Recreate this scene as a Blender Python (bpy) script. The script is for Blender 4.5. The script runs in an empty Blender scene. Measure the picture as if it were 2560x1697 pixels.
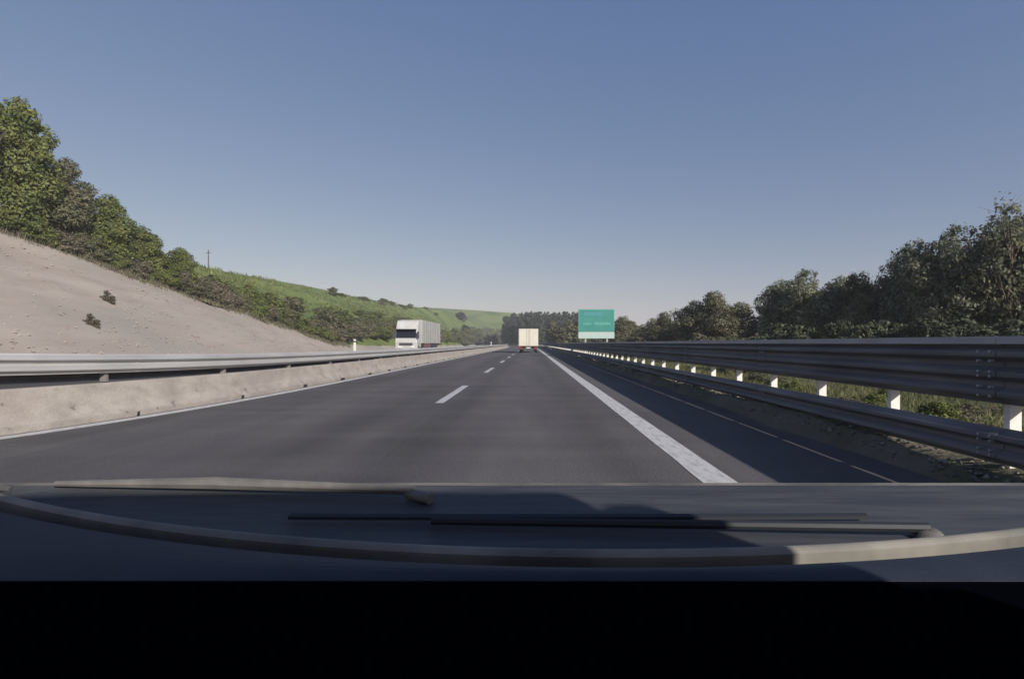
import bpy, math, random
import numpy as np
from mathutils import Vector, noise as mnoise

random.seed(7)
rng = np.random.default_rng(7)
S = bpy.context.scene
COL = S.collection

# ------------------------------------------------------------------ camera
EYE = 1.25
F = 1350.0                                  # focal length in photo pixels (2560 wide)
cam_d = bpy.data.cameras.new('camera')
cam = bpy.data.objects.new('camera', cam_d)
COL.objects.link(cam)
cam.location = (0, 0, EYE)
cam.rotation_euler = (math.radians(90), 0, 0)
cam_d.sensor_width = 36
cam_d.lens = 36 * F / 2560
cam_d.shift_x = -46 / 2560
cam_d.shift_y = 9.5 / 2560
cam_d.clip_start = 0.02
cam_d.clip_end = 6000
S.camera = cam

# ------------------------------------------------------------------ sky, sun, exposure
SUN_EL = math.radians(25.5)
SUN_AZ = math.radians(142)                  # clockwise from +Y (driving direction)
W = bpy.data.worlds.new('World')
S.world = W
W.use_nodes = True
nt = W.node_tree
nt.nodes.clear()
sky = nt.nodes.new('ShaderNodeTexSky')
sky.sky_type = 'NISHITA'
sky.sun_disc = False
sky.sun_elevation = SUN_EL
sky.sun_rotation = SUN_AZ
sky.air_density = 1.0
sky.dust_density = 0.6
sky.ozone_density = 2.6
hs = nt.nodes.new('ShaderNodeHueSaturation')
hs.inputs['Saturation'].default_value = 0.95
hs.inputs['Value'].default_value = 1.0
bg = nt.nodes.new('ShaderNodeBackground')
bg.inputs['Strength'].default_value = 0.075
wo = nt.nodes.new('ShaderNodeOutputWorld')
nt.links.new(sky.outputs[0], hs.inputs['Color'])
mx = nt.nodes.new('ShaderNodeVectorMath'); mx.operation = 'MULTIPLY_ADD'   # greyer, slightly warmer horizon
mx.inputs[1].default_value = (0.95, 0.66, 0.41)
mx.inputs[2].default_value = (0.12, 0.70, 2.28)
nt.links.new(hs.outputs[0], mx.inputs[0])
nt.links.new(mx.outputs[0], bg.inputs['Color'])
nt.links.new(bg.outputs[0], wo.inputs['Surface'])

sd = bpy.data.lights.new('sun', 'SUN')
sd.energy = 4.8
sd.angle = math.radians(0.6)
sd.color = (1.0, 0.93, 0.84)
sun = bpy.data.objects.new('sun', sd)
COL.objects.link(sun)
sv = Vector((math.sin(SUN_AZ) * math.cos(SUN_EL), math.cos(SUN_AZ) * math.cos(SUN_EL), math.sin(SUN_EL)))
sun.rotation_euler = sv.to_track_quat('Z', 'Y').to_euler()
sun.location = (20, -20, 30)

S.view_settings.view_transform = 'Standard'
S.view_settings.look = 'None'
S.view_settings.gamma = 1
S.view_settings.exposure = 0.4
S.view_settings.use_curve_mapping = False

# ------------------------------------------------------------------ materials
def asphalt_detail(m, tracks):
    # wheel tracks polished by traffic, bitumen seams along the lane joints, aggregate grain
    t = m.node_tree; N, L = t.nodes, t.links
    b = [n for n in N if n.type == 'BSDF_PRINCIPLED'][0]
    src = b.inputs['Base Color'].links[0].from_socket
    geo = [n for n in N if n.type == 'NEW_GEOMETRY'][0]
    sep = N.new('ShaderNodeSeparateXYZ'); L.new(geo.outputs['Position'], sep.inputs[0])
    def math_(op, a, b_=None, c=None):
        n = N.new('ShaderNodeMath'); n.operation = op
        for i, v in enumerate((a, b_, c)):
            if v is None: continue
            if isinstance(v, (int, float)): n.inputs[i].default_value = v
            else: L.new(v, n.inputs[i])
        return n.outputs[0]
    nn = N.new('ShaderNodeTexNoise'); nn.inputs['Scale'].default_value = 0.35; nn.inputs['Detail'].default_value = 4
    L.new(geo.outputs['Position'], nn.inputs['Vector'])
    xw = math_('ADD', sep.outputs[0], math_('MULTIPLY', math_('SUBTRACT', nn.outputs['Fac'], 0.5), 0.25))
    tot = None
    for xc, wd, amp in tracks:
        d = math_('DIVIDE', math_('SUBTRACT', xw, xc), wd)
        g = math_('MULTIPLY', math_('EXPONENT', math_('MULTIPLY', math_('MULTIPLY', d, d), -1.0)), amp)
        tot = g if tot is None else math_('ADD', tot, g)
    gr = N.new('ShaderNodeTexNoise'); gr.inputs['Scale'].default_value = 38; gr.inputs['Detail'].default_value = 3
    L.new(geo.outputs['Position'], gr.inputs['Vector'])
    tot = math_('ADD', tot, math_('MULTIPLY', math_('SUBTRACT', gr.outputs['Fac'], 0.5), 0.9))
    pt = N.new('ShaderNodeTexNoise'); pt.inputs['Scale'].default_value = 0.9; pt.inputs['Detail'].default_value = 5
    mp = N.new('ShaderNodeMapping'); mp.inputs['Scale'].default_value = (0.25, 1.4, 1); L.new(geo.outputs['Position'], mp.inputs['Vector']); L.new(mp.outputs[0], pt.inputs['Vector'])
    tot = math_('ADD', tot, math_('MULTIPLY', math_('SUBTRACT', pt.outputs['Fac'], 0.5), 0.6))
    h = N.new('ShaderNodeHueSaturation'); L.new(src, h.inputs['Color']); L.new(math_('ADD', tot, 1.0), h.inputs['Value'])
    L.new(h.outputs[0], b.inputs['Base Color'])

def spots(m):
    # small dark pits and lichen patches with a shape of their own
    t = m.node_tree; N, L = t.nodes, t.links
    b = [n for n in N if n.type == 'BSDF_PRINCIPLED'][0]
    src = b.inputs['Base Color'].links[0].from_socket
    geo = [n for n in N if n.type == 'NEW_GEOMETRY'][0]
    n = N.new('ShaderNodeTexNoise'); n.inputs['Scale'].default_value = 4.5; n.inputs['Detail'].default_value = 3
    L.new(geo.outputs['Position'], n.inputs['Vector'])
    r = N.new('ShaderNodeMapRange'); r.inputs['From Min'].default_value = 0.66; r.inputs['From Max'].default_value = 0.74; r.inputs['To Max'].default_value = 0.7
    L.new(n.outputs['Fac'], r.inputs['Value'])
    x = N.new('ShaderNodeMix'); x.data_type = 'RGBA'; L.new(r.outputs[0], x.inputs[0]); L.new(src, x.inputs[6]); x.inputs[7].default_value = (0.07, 0.06, 0.05, 1)
    L.new(x.outputs[2], b.inputs['Base Color'])

def mat(name, col, rough=0.8, col2=None, scale=3.0, bump=0.0, bscale=None, metallic=0.0, spec=0.3,
        island=0.0, transl=0.0, stretch=None, detail=6.0, coat=0.0, col3=None, scale3=0.3, edge=(0.35, 0.65)):
    m = bpy.data.materials.new(name)
    m.use_nodes = True
    t = m.node_tree
    N, L = t.nodes, t.links
    N.clear()
    out = N.new('ShaderNodeOutputMaterial')
    b = N.new('ShaderNodeBsdfPrincipled')
    b.inputs['Roughness'].default_value = rough
    b.inputs['Metallic'].default_value = metallic
    b.inputs['Specular IOR Level'].default_value = spec
    b.inputs['Coat Weight'].default_value = coat
    b.inputs['Base Color'].default_value = (*col, 1)
    geo = N.new('ShaderNodeNewGeometry')
    vec = geo.outputs['Position']
    if stretch:
        mp = N.new('ShaderNodeMapping')
        mp.inputs['Scale'].default_value = stretch
        L.new(vec, mp.inputs['Vector'])
        vec = mp.outputs[0]
    cur = None
    def noise_fac(sc, lo, hi, det):
        n = N.new('ShaderNodeTexNoise')
        n.inputs['Scale'].default_value = sc
        n.inputs['Detail'].default_value = det
        n.inputs['Roughness'].default_value = 0.6
        L.new(vec, n.inputs['Vector'])
        r = N.new('ShaderNodeMapRange')
        r.inputs['From Min'].default_value = lo
        r.inputs['From Max'].default_value = hi
        L.new(n.outputs['Fac'], r.inputs['Value'])
        return r.outputs[0]
    def mix(fac, a, c):
        x = N.new('ShaderNodeMix')
        x.data_type = 'RGBA'
        L.new(fac, x.inputs[0])
        if isinstance(a, tuple): x.inputs[6].default_value = (*a, 1)
        else: L.new(a, x.inputs[6])
        x.inputs[7].default_value = (*c, 1)
        return x.outputs[2]
    if col2:
        cur = mix(noise_fac(scale, edge[0], edge[1], detail), col, col2)
    if col3:
        cur = mix(noise_fac(scale3, 0.45, 0.7, 4.0), cur if cur else col, col3)
    if island > 0:
        h = N.new('ShaderNodeHueSaturation')
        mr = N.new('ShaderNodeMapRange')
        mr.inputs['To Min'].default_value = 1 - island
        mr.inputs['To Max'].default_value = 1 + island
        L.new(geo.outputs['Random Per Island'], mr.inputs['Value'])
        L.new(mr.outputs[0], h.inputs['Value'])
        mh = N.new('ShaderNodeMapRange')
        mh.inputs['To Min'].default_value = 0.475
        mh.inputs['To Max'].default_value = 0.515
        L.new(geo.outputs['Random Per Island'], mh.inputs['Value'])
        L.new(mh.outputs[0], h.inputs['Hue'])
        if cur: L.new(cur, h.inputs['Color'])
        else: h.inputs['Color'].default_value = (*col, 1)
        cur = h.outputs[0]
    if cur: L.new(cur, b.inputs['Base Color'])
    if bump > 0:
        n = N.new('ShaderNodeTexNoise')
        n.inputs['Scale'].default_value = bscale or scale * 4
        n.inputs['Detail'].default_value = 8
        L.new(vec, n.inputs['Vector'])
        bp = N.new('ShaderNodeBump')
        bp.inputs['Strength'].default_value = bump
        bp.inputs['Distance'].default_value = 0.05
        L.new(n.outputs['Fac'], bp.inputs['Height'])
        L.new(bp.outputs[0], b.inputs['Normal'])
    if transl > 0:
        tr = N.new('ShaderNodeBsdfTranslucent')
        if cur: L.new(cur, tr.inputs['Color'])
        else: tr.inputs['Color'].default_value = (*col, 1)
        ms = N.new('ShaderNodeMixShader')
        ms.inputs[0].default_value = transl
        L.new(b.outputs[0], ms.inputs[1])
        L.new(tr.outputs[0], ms.inputs[2])
        L.new(ms.outputs[0], out.inputs['Surface'])
    else:
        L.new(b.outputs[0], out.inputs['Surface'])
    return m

M = {}
M['asphalt'] = mat('asphalt', (0.086, 0.081, 0.085), 0.9, (0.106, 0.099, 0.101), 0.9, 0.25, 60, stretch=(1.6, 0.22, 1), col3=(0.070, 0.067, 0.072), scale3=0.35, spec=0.2)
M['asphalt_far'] = mat('asphalt_opposite', (0.060, 0.057, 0.057), 0.9, (0.075, 0.071, 0.07), 0.7, 0.2, 50, stretch=(1.5, 0.2, 1), spec=0.2)
asphalt_detail(M['asphalt'], [(-1.35, .30, -.15), (.95, .32, -.16), (-5.0, .35, -.12), (-2.7, .35, -.12), (-3.85, .5, .08), (-.2, .45, .08), (-1.62, .012, -.08), (-1.62, .35, -.04), (2.1, .2, .07)])
M['paint'] = mat('road_paint', (0.47, 0.465, 0.465), 0.75, (0.27, 0.265, 0.268), 7.0, 0.1, 60, edge=(0.48, 0.72), stretch=(2, 0.6, 1))
M['paint_worn'] = mat('worn_road_paint', (0.45, 0.45, 0.46), 0.75, (0.16, 0.16, 0.165), 9.0, 0.1, 60, edge=(0.5, 0.66), stretch=(2.2, 0.7, 1))
M['gravel'] = mat('pale_gravel', (0.36, 0.332, 0.30), 0.95, (0.29, 0.262, 0.238), 1.6, 0.6, 14, col3=(0.36, 0.345, 0.325), scale3=0.4)
M['cut'] = mat('pale_cut_face', (0.245, 0.214, 0.190), 0.95, (0.315, 0.282, 0.255), 0.6, 0.6, 4, stretch=(0.6, 0.3, 1.6), col3=(0.225, 0.208, 0.188), scale3=0.3)
M['dirt'] = mat('dry_earth', (0.12, 0.105, 0.08), 0.95, (0.075, 0.078, 0.045), 1.2, 0.5, 14, col3=(0.17, 0.15, 0.115), scale3=0.5)
M['verge'] = mat('green_scrub_ground', (0.075, 0.085, 0.035), 0.95, (0.12, 0.115, 0.055), 0.7, 0.5, 6, col3=(0.055, 0.07, 0.03), scale3=0.4)
M['hill'] = mat('hill_grass', (0.105, 0.145, 0.034), 0.9, (0.15, 0.178, 0.05), 0.12, 0.4, 2, col3=(0.05, 0.08, 0.028), scale3=0.07)
M['field'] = mat('field_grass', (0.085, 0.105, 0.035), 0.9, (0.13, 0.125, 0.06), 0.5, 0.4, 3)
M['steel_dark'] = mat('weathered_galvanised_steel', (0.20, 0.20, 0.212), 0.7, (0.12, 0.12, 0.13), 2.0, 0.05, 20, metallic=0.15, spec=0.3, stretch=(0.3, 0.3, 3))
M['steel_cap'] = mat('galvanised_top_tube', (0.40, 0.41, 0.45), 0.55, (0.32, 0.33, 0.36), 1.5, metallic=0.25)
M['steel'] = mat('galvanised_steel', (0.40, 0.40, 0.405), 0.5, (0.33, 0.33, 0.335), 1.4, metallic=0.2, stretch=(0.5, 0.5, 3))
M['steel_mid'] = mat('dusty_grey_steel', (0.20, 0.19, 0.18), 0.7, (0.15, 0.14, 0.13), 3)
M['concrete'] = mat('rough_pale_concrete', (0.305, 0.282, 0.258), 0.95, (0.22, 0.20, 0.184), 3.4, 0.25, 30, col3=(0.24, 0.215, 0.20), scale3=1.1, edge=(0.42, 0.68), stretch=(1, .7, 1.3))
spots(M['concrete'])
M['post'] = mat('bright_galvanised_post', (0.66, 0.66, 0.63), 0.6, (0.56, 0.56, 0.53), 4)
M['bark'] = mat('bark', (0.11, 0.085, 0.06), 0.9, (0.16, 0.13, 0.10), 8, 0.4, 20)
M['leaf_dark'] = mat('dark_foliage', (0.145, 0.162, 0.115), 0.65, (0.23, 0.235, 0.155), 0.9, island=0.5, transl=0.42, spec=0.25, edge=(0.4, 0.6))
M['leaf_shrub'] = mat('dark_shrub_foliage', (0.055, 0.068, 0.042), 0.65, (0.085, 0.098, 0.058), 0.9, island=0.45, transl=0.25, spec=0.25, edge=(0.4, 0.6))
M['leaf_olive'] = mat('olive_foliage', (0.115, 0.122, 0.07), 0.65, (0.165, 0.162, 0.10), 0.8, island=0.4, transl=0.35, spec=0.25, edge=(0.4, 0.6))
M['leaf_green'] = mat('green_foliage', (0.10, 0.13, 0.042), 0.6, (0.17, 0.19, 0.062), 0.7, island=0.4, transl=0.3, spec=0.25, edge=(0.4, 0.6))
M['leaf_dry'] = mat('dry_foliage', (0.13, 0.12, 0.085), 0.75, (0.17, 0.15, 0.11), 0.8, island=0.35, transl=0.2, spec=0.2)
M['leaf_far'] = mat('far_dark_foliage', (0.028, 0.042, 0.032), 0.7, (0.045, 0.058, 0.035), 0.3, island=0.35, transl=0.15, spec=0.2)
M['leaf_brown'] = mat('brown_dry_foliage', (0.075, 0.062, 0.045), 0.8, (0.10, 0.085, 0.058), 3, island=0.3, transl=0.1, spec=0.1)
M['blade'] = mat('grass_blades', (0.085, 0.105, 0.04), 0.7, (0.16, 0.15, 0.075), 1.4, island=0.4, transl=0.3, spec=0.2)
M['stone'] = mat('pale_stone', (0.22, 0.205, 0.185), 0.9, (0.13, 0.12, 0.105), 8, island=0.45)
M['white_body'] = mat('white_lorry_paint', (0.46, 0.47, 0.46), 0.4, (0.38, 0.38, 0.37), 1.2)
M['cream_body'] = mat('cream_lorry_paint', (0.56, 0.54, 0.47), 0.5, (0.50, 0.48, 0.42), 1.3)
M['tarp'] = mat('grey_white_curtain', (0.38, 0.38, 0.365), 0.6, (0.31, 0.31, 0.30), 0.8)
M['glass'] = mat('dark_window_glass', (0.012, 0.014, 0.02), 0.12, spec=0.5)
M['rubber'] = mat('black_rubber', (0.02, 0.02, 0.02), 0.8, (0.03, 0.03, 0.03), 9)
M['chassis'] = mat('dark_chassis_steel', (0.045, 0.043, 0.05), 0.7, (0.07, 0.065, 0.07), 4)
M['red_lamp'] = mat('red_lamp_glass', (0.35, 0.03, 0.03), 0.3)
M['headlamp'] = mat('headlamp_glass', (0.6, 0.6, 0.6), 0.15)
M['maroon'] = mat('maroon_side_guard', (0.14, 0.075, 0.08), 0.6)
M['teal'] = mat('teal_sign_sheeting', (0.03, 0.19, 0.165), 0.6, (0.045, 0.215, 0.19), 1.3)
M['teal_light'] = mat('pale_teal_print', (0.10, 0.33, 0.29), 0.5)
M['teal_blue'] = mat('blue_teal_print', (0.05, 0.225, 0.235), 0.5)
M['sign_white'] = mat('white_sign_sheeting', (0.32, 0.43, 0.41), 0.5, (0.37, 0.45, 0.44), 2)
M['white_plastic'] = mat('white_plastic', (0.6, 0.6, 0.58), 0.5)
M['wood'] = mat('grey_weathered_wood', (0.06, 0.06, 0.07), 0.8, (0.09, 0.09, 0.09), 6)
M['dash'] = mat('navy_sheen_dashboard_plastic', (0.017, 0.022, 0.036), 0.6, (0.024, 0.029, 0.044), 14, 0.05, 300, spec=0.25)  # bluish sky sheen put into the base colour
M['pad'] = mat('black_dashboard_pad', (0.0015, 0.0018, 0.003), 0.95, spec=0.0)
M['dash_trim'] = mat('beige_grey_trim', (0.24, 0.225, 0.195), 0.6, (0.10, 0.097, 0.09), 5, spec=0.4)
M['car_paint'] = mat('dark_blue_grey_car_paint', (0.03, 0.035, 0.045), 0.35, (0.034, 0.04, 0.05), 2, coat=0.5)
M['dust'] = mat('pale_dust_film', (0.13, 0.125, 0.115), 0.9, (0.06, 0.06, 0.062), 6, stretch=(1, 5, 1), edge=(.4, .6))
M['cowl'] = mat('grey_blue_cowl_plastic', (0.056, 0.058, 0.064), 0.6, (0.030, 0.033, 0.041), 11, 0.1, 60, spec=0.4, stretch=(0.5, 6, 1))
M['wiper'] = mat('dusty_wiper_rubber', (0.17, 0.16, 0.148), 0.7, (0.10, 0.097, 0.092), 14)
M['wiper_dark'] = mat('black_wiper_arm', (0.020, 0.023, 0.03), 0.6)

# ------------------------------------------------------------------ helpers
def tag(o, label=None, cat=None, group=None, kind=None):
    if label: o['label'] = label
    if cat: o['category'] = cat
    if group: o['group'] = group
    if kind: o['kind'] = kind
    return o

def link(name, me, parent=None, loc=None):
    o = bpy.data.objects.new(name, me)
    COL.objects.link(o)
    if parent is not None: o.parent = parent
    if loc: o.location = loc
    return o

def empty(name, loc=(0, 0, 0), rz=0.0):
    o = bpy.data.objects.new(name, None)
    COL.objects.link(o)
    o.location = loc
    o.rotation_euler = (0, 0, rz)
    return o

def copy_tree(o, parent=None):
    c = o.copy()
    COL.objects.link(c)
    if parent is not None: c.parent = parent
    for ch in list(o.children): copy_tree(ch, c)
    return c

class MB:
    def __init__(s): s.v = []; s.f = []; s.smooth = False
    def add(s, vs, fs):
        n = len(s.v)
        s.v += [tuple(v) for v in vs]
        s.f += [tuple(i + n for i in f) for f in fs]
        return s
    def box(s, x0, x1, y0, y1, z0, z1, taper=None):
        vs = [(x0,y0,z0),(x1,y0,z0),(x1,y1,z0),(x0,y1,z0),(x0,y0,z1),(x1,y0,z1),(x1,y1,z1),(x0,y1,z1)]
        return s.add(vs, [(0,3,2,1),(4,5,6,7),(0,1,5,4),(1,2,6,5),(2,3,7,6),(3,0,4,7)])
    def tube(s, a, b, r0, r1=None, n=8):
        if r1 is None: r1 = r0
        a, b = Vector(a), Vector(b)
        d = (b - a).normalized()
        u = d.orthogonal().normalized(); w = d.cross(u)
        vs = []
        for p, r in ((a, r0), (b, r1)):
            for i in range(n):
                t = 2 * math.pi * i / n
                vs.append(p + (u * math.cos(t) + w * math.sin(t)) * r)
        fs = [(i, (i+1) % n, n + (i+1) % n, n + i) for i in range(n)]
        fs += [tuple(range(n-1, -1, -1)), tuple(range(n, 2*n))]
        return s.add(vs, fs)
    def prism(s, pts, x0, x1):             # profile (y,z) extruded along x
        n = len(pts)
        vs = [(x0, p[0], p[1]) for p in pts] + [(x1, p[0], p[1]) for p in pts]
        fs = [(i, (i+1) % n, n + (i+1) % n, n + i) for i in range(n)]
        fs += [tuple(range(n-1, -1, -1)), tuple(range(n, 2*n))]
        return s.add(vs, fs)
    def mesh(s, name, m, bevel=0):
        me = bpy.data.meshes.new(name)
        me.from_pydata(s.v, [], s.f)
        me.materials.append(m)
        if s.smooth:
            me.polygons.foreach_set('use_smooth', [True] * len(me.polygons))
        me.update()
        return me
    def build(s, name, m, parent=None, bevel=0.0):
        o = link(name, s.mesh(name, m), parent)
        if bevel > 0:
            md = o.modifiers.new('bevel', 'BEVEL'); md.width = bevel; md.segments = 2; md.limit_method = 'ANGLE'
        return o

def sheet(name, xs_fn, ys, zfn, m, parent=None, nx=2, kind='structure'):
    """strip: xs_fn(y)->(xl,xr)"""
    vs, fs = [], []
    for y in ys:
        a, b = xs_fn(y)
        for i in range(nx):
            x = a + (b - a) * i / (nx - 1)
            vs.append((x, y, zfn(x, y)))
    for j in range(len(ys) - 1):
        for i in range(nx - 1):
            k = j * nx + i
            fs.append((k, k + 1, k + nx + 1, k + nx))
    me = bpy.data.meshes.new(name)
    me.from_pydata(vs, [], fs)
    me.materials.append(m)
    me.polygons.foreach_set('use_smooth', [True] * len(me.polygons))
    o = link(name, me, parent)
    if kind and parent is None: o['kind'] = kind
    return o

def cx(y):                                   # the road bends gently left far ahead
    return 0.0 if y < 110 else -((min(y, 280) - 110) ** 2) / 4200.0
def flare(y):                                # the left edge drifts out close by
    return -0.85 * math.exp(-(max(y, 6.5) - 7) / 3.0)
def wall_x(y): return -6.37 + flare(y) + cx(y)      # road-side foot of the concrete median wall
def rise(y): return math.exp(-max(0.0, y - 6.5) / 5.0)
TOE = 25.0
def cut_top(y):
    z = 9.2 - 0.24 * (y - 39)
    z = min(z, 12.5)
    return max(z, 0.55 + 0.5 * math.exp(-max(0, y - 74) / 40))
def ridge(y):
    Z = float(np.interp(y, [-40, 60, 106, 142, 230, 344, 600, 1200], [15, 15, 15.4, 16.3, 18.0, 21.0, 22, 22]))
    X = float(np.interp(y, [-40, 230, 344, 600, 1200], [-60, -60, -50, -60, -120]))
    return X, Z
def nz(x, y, s, a): return a * mnoise.noise(Vector((x * s, y * s, 3.3)))
def left_z(x, y):
    t = -TOE + cx(y)
    if x > t: return 0.0
    zt = cut_top(y); s = zt / 0.7
    if x > t - s: return (t - x) * 0.7
    rx, rz_ = ridge(y)
    x1 = t - s
    rx = min(rx, x1 - 6)
    if x > rx:
        u = (x1 - x) / (x1 - rx)
        return zt + (rz_ - zt) * (u ** 0.85) + nz(x, y, 0.07, 0.9) * math.sin(math.pi * min(1, u))
    return rz_ + nz(x, y, 0.02, 1.0) - 0.03 * (rx - x)

def yrange(a, b, st, g=1.0):
    out = [a]; 
    while out[-1] < b:
        out.append(out[-1] + st); st *= g
    out[-1] = b
    return out
YR = yrange(-25, 520, 1.0, 1.02)

# ------------------------------------------------------------------ ground, roads
g = MB(); g.add([(-3000, -800, -0.9), (3000, -800, -0.9), (3000, 4500, -0.9), (-3000, 4500, -0.9)], [(0, 1, 2, 3)])
g.build('ground', M['field'])['kind'] = 'structure'

def right_z(x, y):
    u = x - 4.05 - cx(y)
    m = max(0.0, min(1.0, (u + 0.42) / 0.34)) * (1 - max(0.0, min(1.0, (u - 0.25) / 0.9)))
    m = m * m * (3 - 2 * m)
    base = -0.03 - 0.05 * min(max(u, 0), 5) + m * (0.245 + nz(x, y, 2.2, 0.05) + nz(x, y, 7.0, 0.03))
    far = 0
    if y > 95:                                # low sunlit bank on the outside of the bend
        far = 3.4 * (1 - math.exp(-(y - 95) / 50)) * max(0, min(1, (u - 1.0) / 9))
    return base + far + nz(x, y, 0.35, 0.06 + 0.06 * min(1, max(0, u / 3)))
sheet('verge', lambda y: (3.58 + cx(y), 5.6 + cx(y)), yrange(-25, 520, 0.25, 1.015), right_z, M['dirt'], nx=26)
sheet('verge', lambda y: (5.55 + cx(y), 90 + cx(y)), YR, lambda x, y: right_z(x, y) - 0.004, M['verge'], nx=60)

road = sheet('road', lambda y: (-6.62 + flare(y) * 1.05 + cx(y), 4.03 + cx(y)), YR, lambda x, y: 0.0, M['asphalt'], nx=6)
line_z = lambda x, y: 0.004
def zrag(y, k): return 0.012 * mnoise.noise(Vector((k, y * 1.3, 0)))
YL = yrange(-25, 400, 0.4, 1.012)
sheet('edge_line', lambda y: (1.55 + cx(y) + zrag(y, 1), 1.86 + cx(y) + zrag(y, 2)), YL, line_z, M['paint'], road)
sheet('edge_line', lambda y: (-6.28 + flare(y) + cx(y) + zrag(y, 5), -6.02 + flare(y) + cx(y) + zrag(y, 6)), YL, line_z, M['paint'], road)
for k in range(-1, 18):
    y0 = 11.3 + 11.7 * k - (0.15 if k < 0 else 0)
    sheet('lane_dash', lambda y: (-2.00 + cx(y) + zrag(y, 8), -1.82 + cx(y) + zrag(y, 9)), [y0 + 4.6 * i / 5 for i in range(6)], line_z,
          M['paint_worn'] if k < 3 else M['paint'], road)

sheet('opposite_road', lambda y: (-24.2 + cx(y), -6.58 + flare(y) * 1.05 + cx(y)), YR, lambda x, y: 0.006, M['asphalt_far'], nx=4)
sheet('opposite_edge', lambda y: (-TOE - 0.2 + cx(y), -22.9 + cx(y)), YR, lambda x, y: 0.02 + nz(x, y, 1, 0.02), M['gravel'], nx=6)
for nm, xx in (('opposite_edge_line', -22.4), ('opposite_inner_line', -9.0)):
    sheet(nm, lambda y: (xx - .12 + cx(y), xx + .12 + cx(y)), YR, lambda x, y: 0.012, M['paint'])
opp_dashes = []
for k in range(-2, 20):
    y0 = 6 + 12 * k
    o = sheet('opposite_lane_dash', lambda y: (-17.2 + cx(y), -17.05 + cx(y)), [y0, y0 + 2.2, y0 + 4.5], lambda x, y: 0.012, M['paint'])

# cut face (pale) and hill behind
YC = yrange(-25, 520, 0.6, 1.012)
def cut_face(name, m):
    vs, fs = [], []
    n = 34
    for y in YC:
        zt = cut_top(y); s = zt / 0.7; t = -TOE + cx(y)
        for i in range(n):
            u = i / (n - 1)
            x = t - s * u
            wob = (nz(x, y, 0.25, 0.28) + nz(x, y, 1.1, 0.10) + nz(x + 9, y, 3.1, 0.05) - 0.16 * max(0.0, mnoise.noise(Vector((x * 0.12, y * 1.15, 5.0)))) * (1.1 - u)) * min(1, u * 6)
            z = zt * u + wob * (1 if zt > 2 else 0.4)
            if i == n - 1: z += 0.18 * mnoise.noise(Vector((0, y * 0.5, 7)))
            vs.append((x, y, z))
    for j in range(len(YC) - 1):
        for i in range(n - 1):
            k = j * n + i
            fs.append((k, k + n, k + n + 1, k + 1))
    me = bpy.data.meshes.new(name); me.from_pydata(vs, [], fs); me.materials.append(m)
    me.polygons.foreach_set('use_smooth', [True] * len(me.polygons))
    return tag(link(name, me), kind='structure')
cut_face('cut_slope', M['cut'])
sheet('hillside', lambda y: (-150.0, -TOE - cut_top(y) / 0.7 + cx(y)), YR, lambda x, y: left_z(x, y) - 0.02, M['hill'], nx=110)

def far_z(x, y):
    px = 1326 + x / 530 * F
    py = float(np.interp(px, [300, 1000, 1100, 1169, 1230, 1290, 1340, 1420], [790, 768, 770, 774, 779, 784, 806, 862]))
    u = max(0.0, min(1.0, (y - 385) / 145)); u = u * u * (3 - 2 * u)
    return -0.5 + (1.75 + (858 - py) / F * 530) * u + nz(x, y, 0.02, 1.2) * u
sheet('far_hill', lambda y: (-420.0, 60.0), yrange(380, 760, 8), far_z, M['hill'], nx=90)

# ------------------------------------------------------------------ guard rails
def wave_profile(waves, h, depth, th=0.004, n=8):
    N_ = waves * n
    front = []
    for i in range(N_ + 1):
        t = i / N_
        front.append((depth * 0.5 * (1 - math.cos(2 * math.pi * waves * t)) , (t - 0.5) * h))
    # flattened crests
    front = [(min(max(u * 1.25 - 0.1 * depth, 0), depth), z) for u, z in front]
    back = [(u - th, z) for u, z in reversed(front)]
    return front + back
def box_profile(w, h): return [(w, -h/2), (w, h/2), (0, h/2), (0, -h/2)]

def rail_section(fx, side, y0, y1, profile, zc, off, fz=lambda y: 0.0, step=1.5):
    n = max(1, int(math.ceil((y1 - y0) / step)))
    ys = [y0 + (y1 - y0) * i / n for i in range(n + 1)]
    k = len(profile)
    vs = []
    for y in ys:
        x = fx(y) + off * side
        for u, z in profile:
            vs.append((x + side * u, y, zc + z + fz(y)))
    fs = []
    for j in range(n):
        for i in range(k):
            a = j * k + i; b = j * k + (i + 1) % k
            fs.append((a, b, b + k, a + k))
    fs.append(tuple(range(k))); fs.append(tuple(range(n * k + k - 1, n * k - 1, -1)))
    mb = MB(); mb.add(vs, fs)
    return mb

def c_post(h, w=0.10, d=0.06, t=0.006):
    """channel post, web facing -Y"""
    mb = MB()
    mb.box(-w/2, w/2, 0, t, -0.3, h)
    mb.box(-w/2, -w/2 + t, t, d, -0.3, h - 0.001)
    mb.box(w/2 - t, w/2, t, d, -0.3, h - 0.001)
    return mb

THRIE = wave_profile(3, 0.506, 0.080)
WB = wave_profile(2, 0.31, 0.080)

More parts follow.
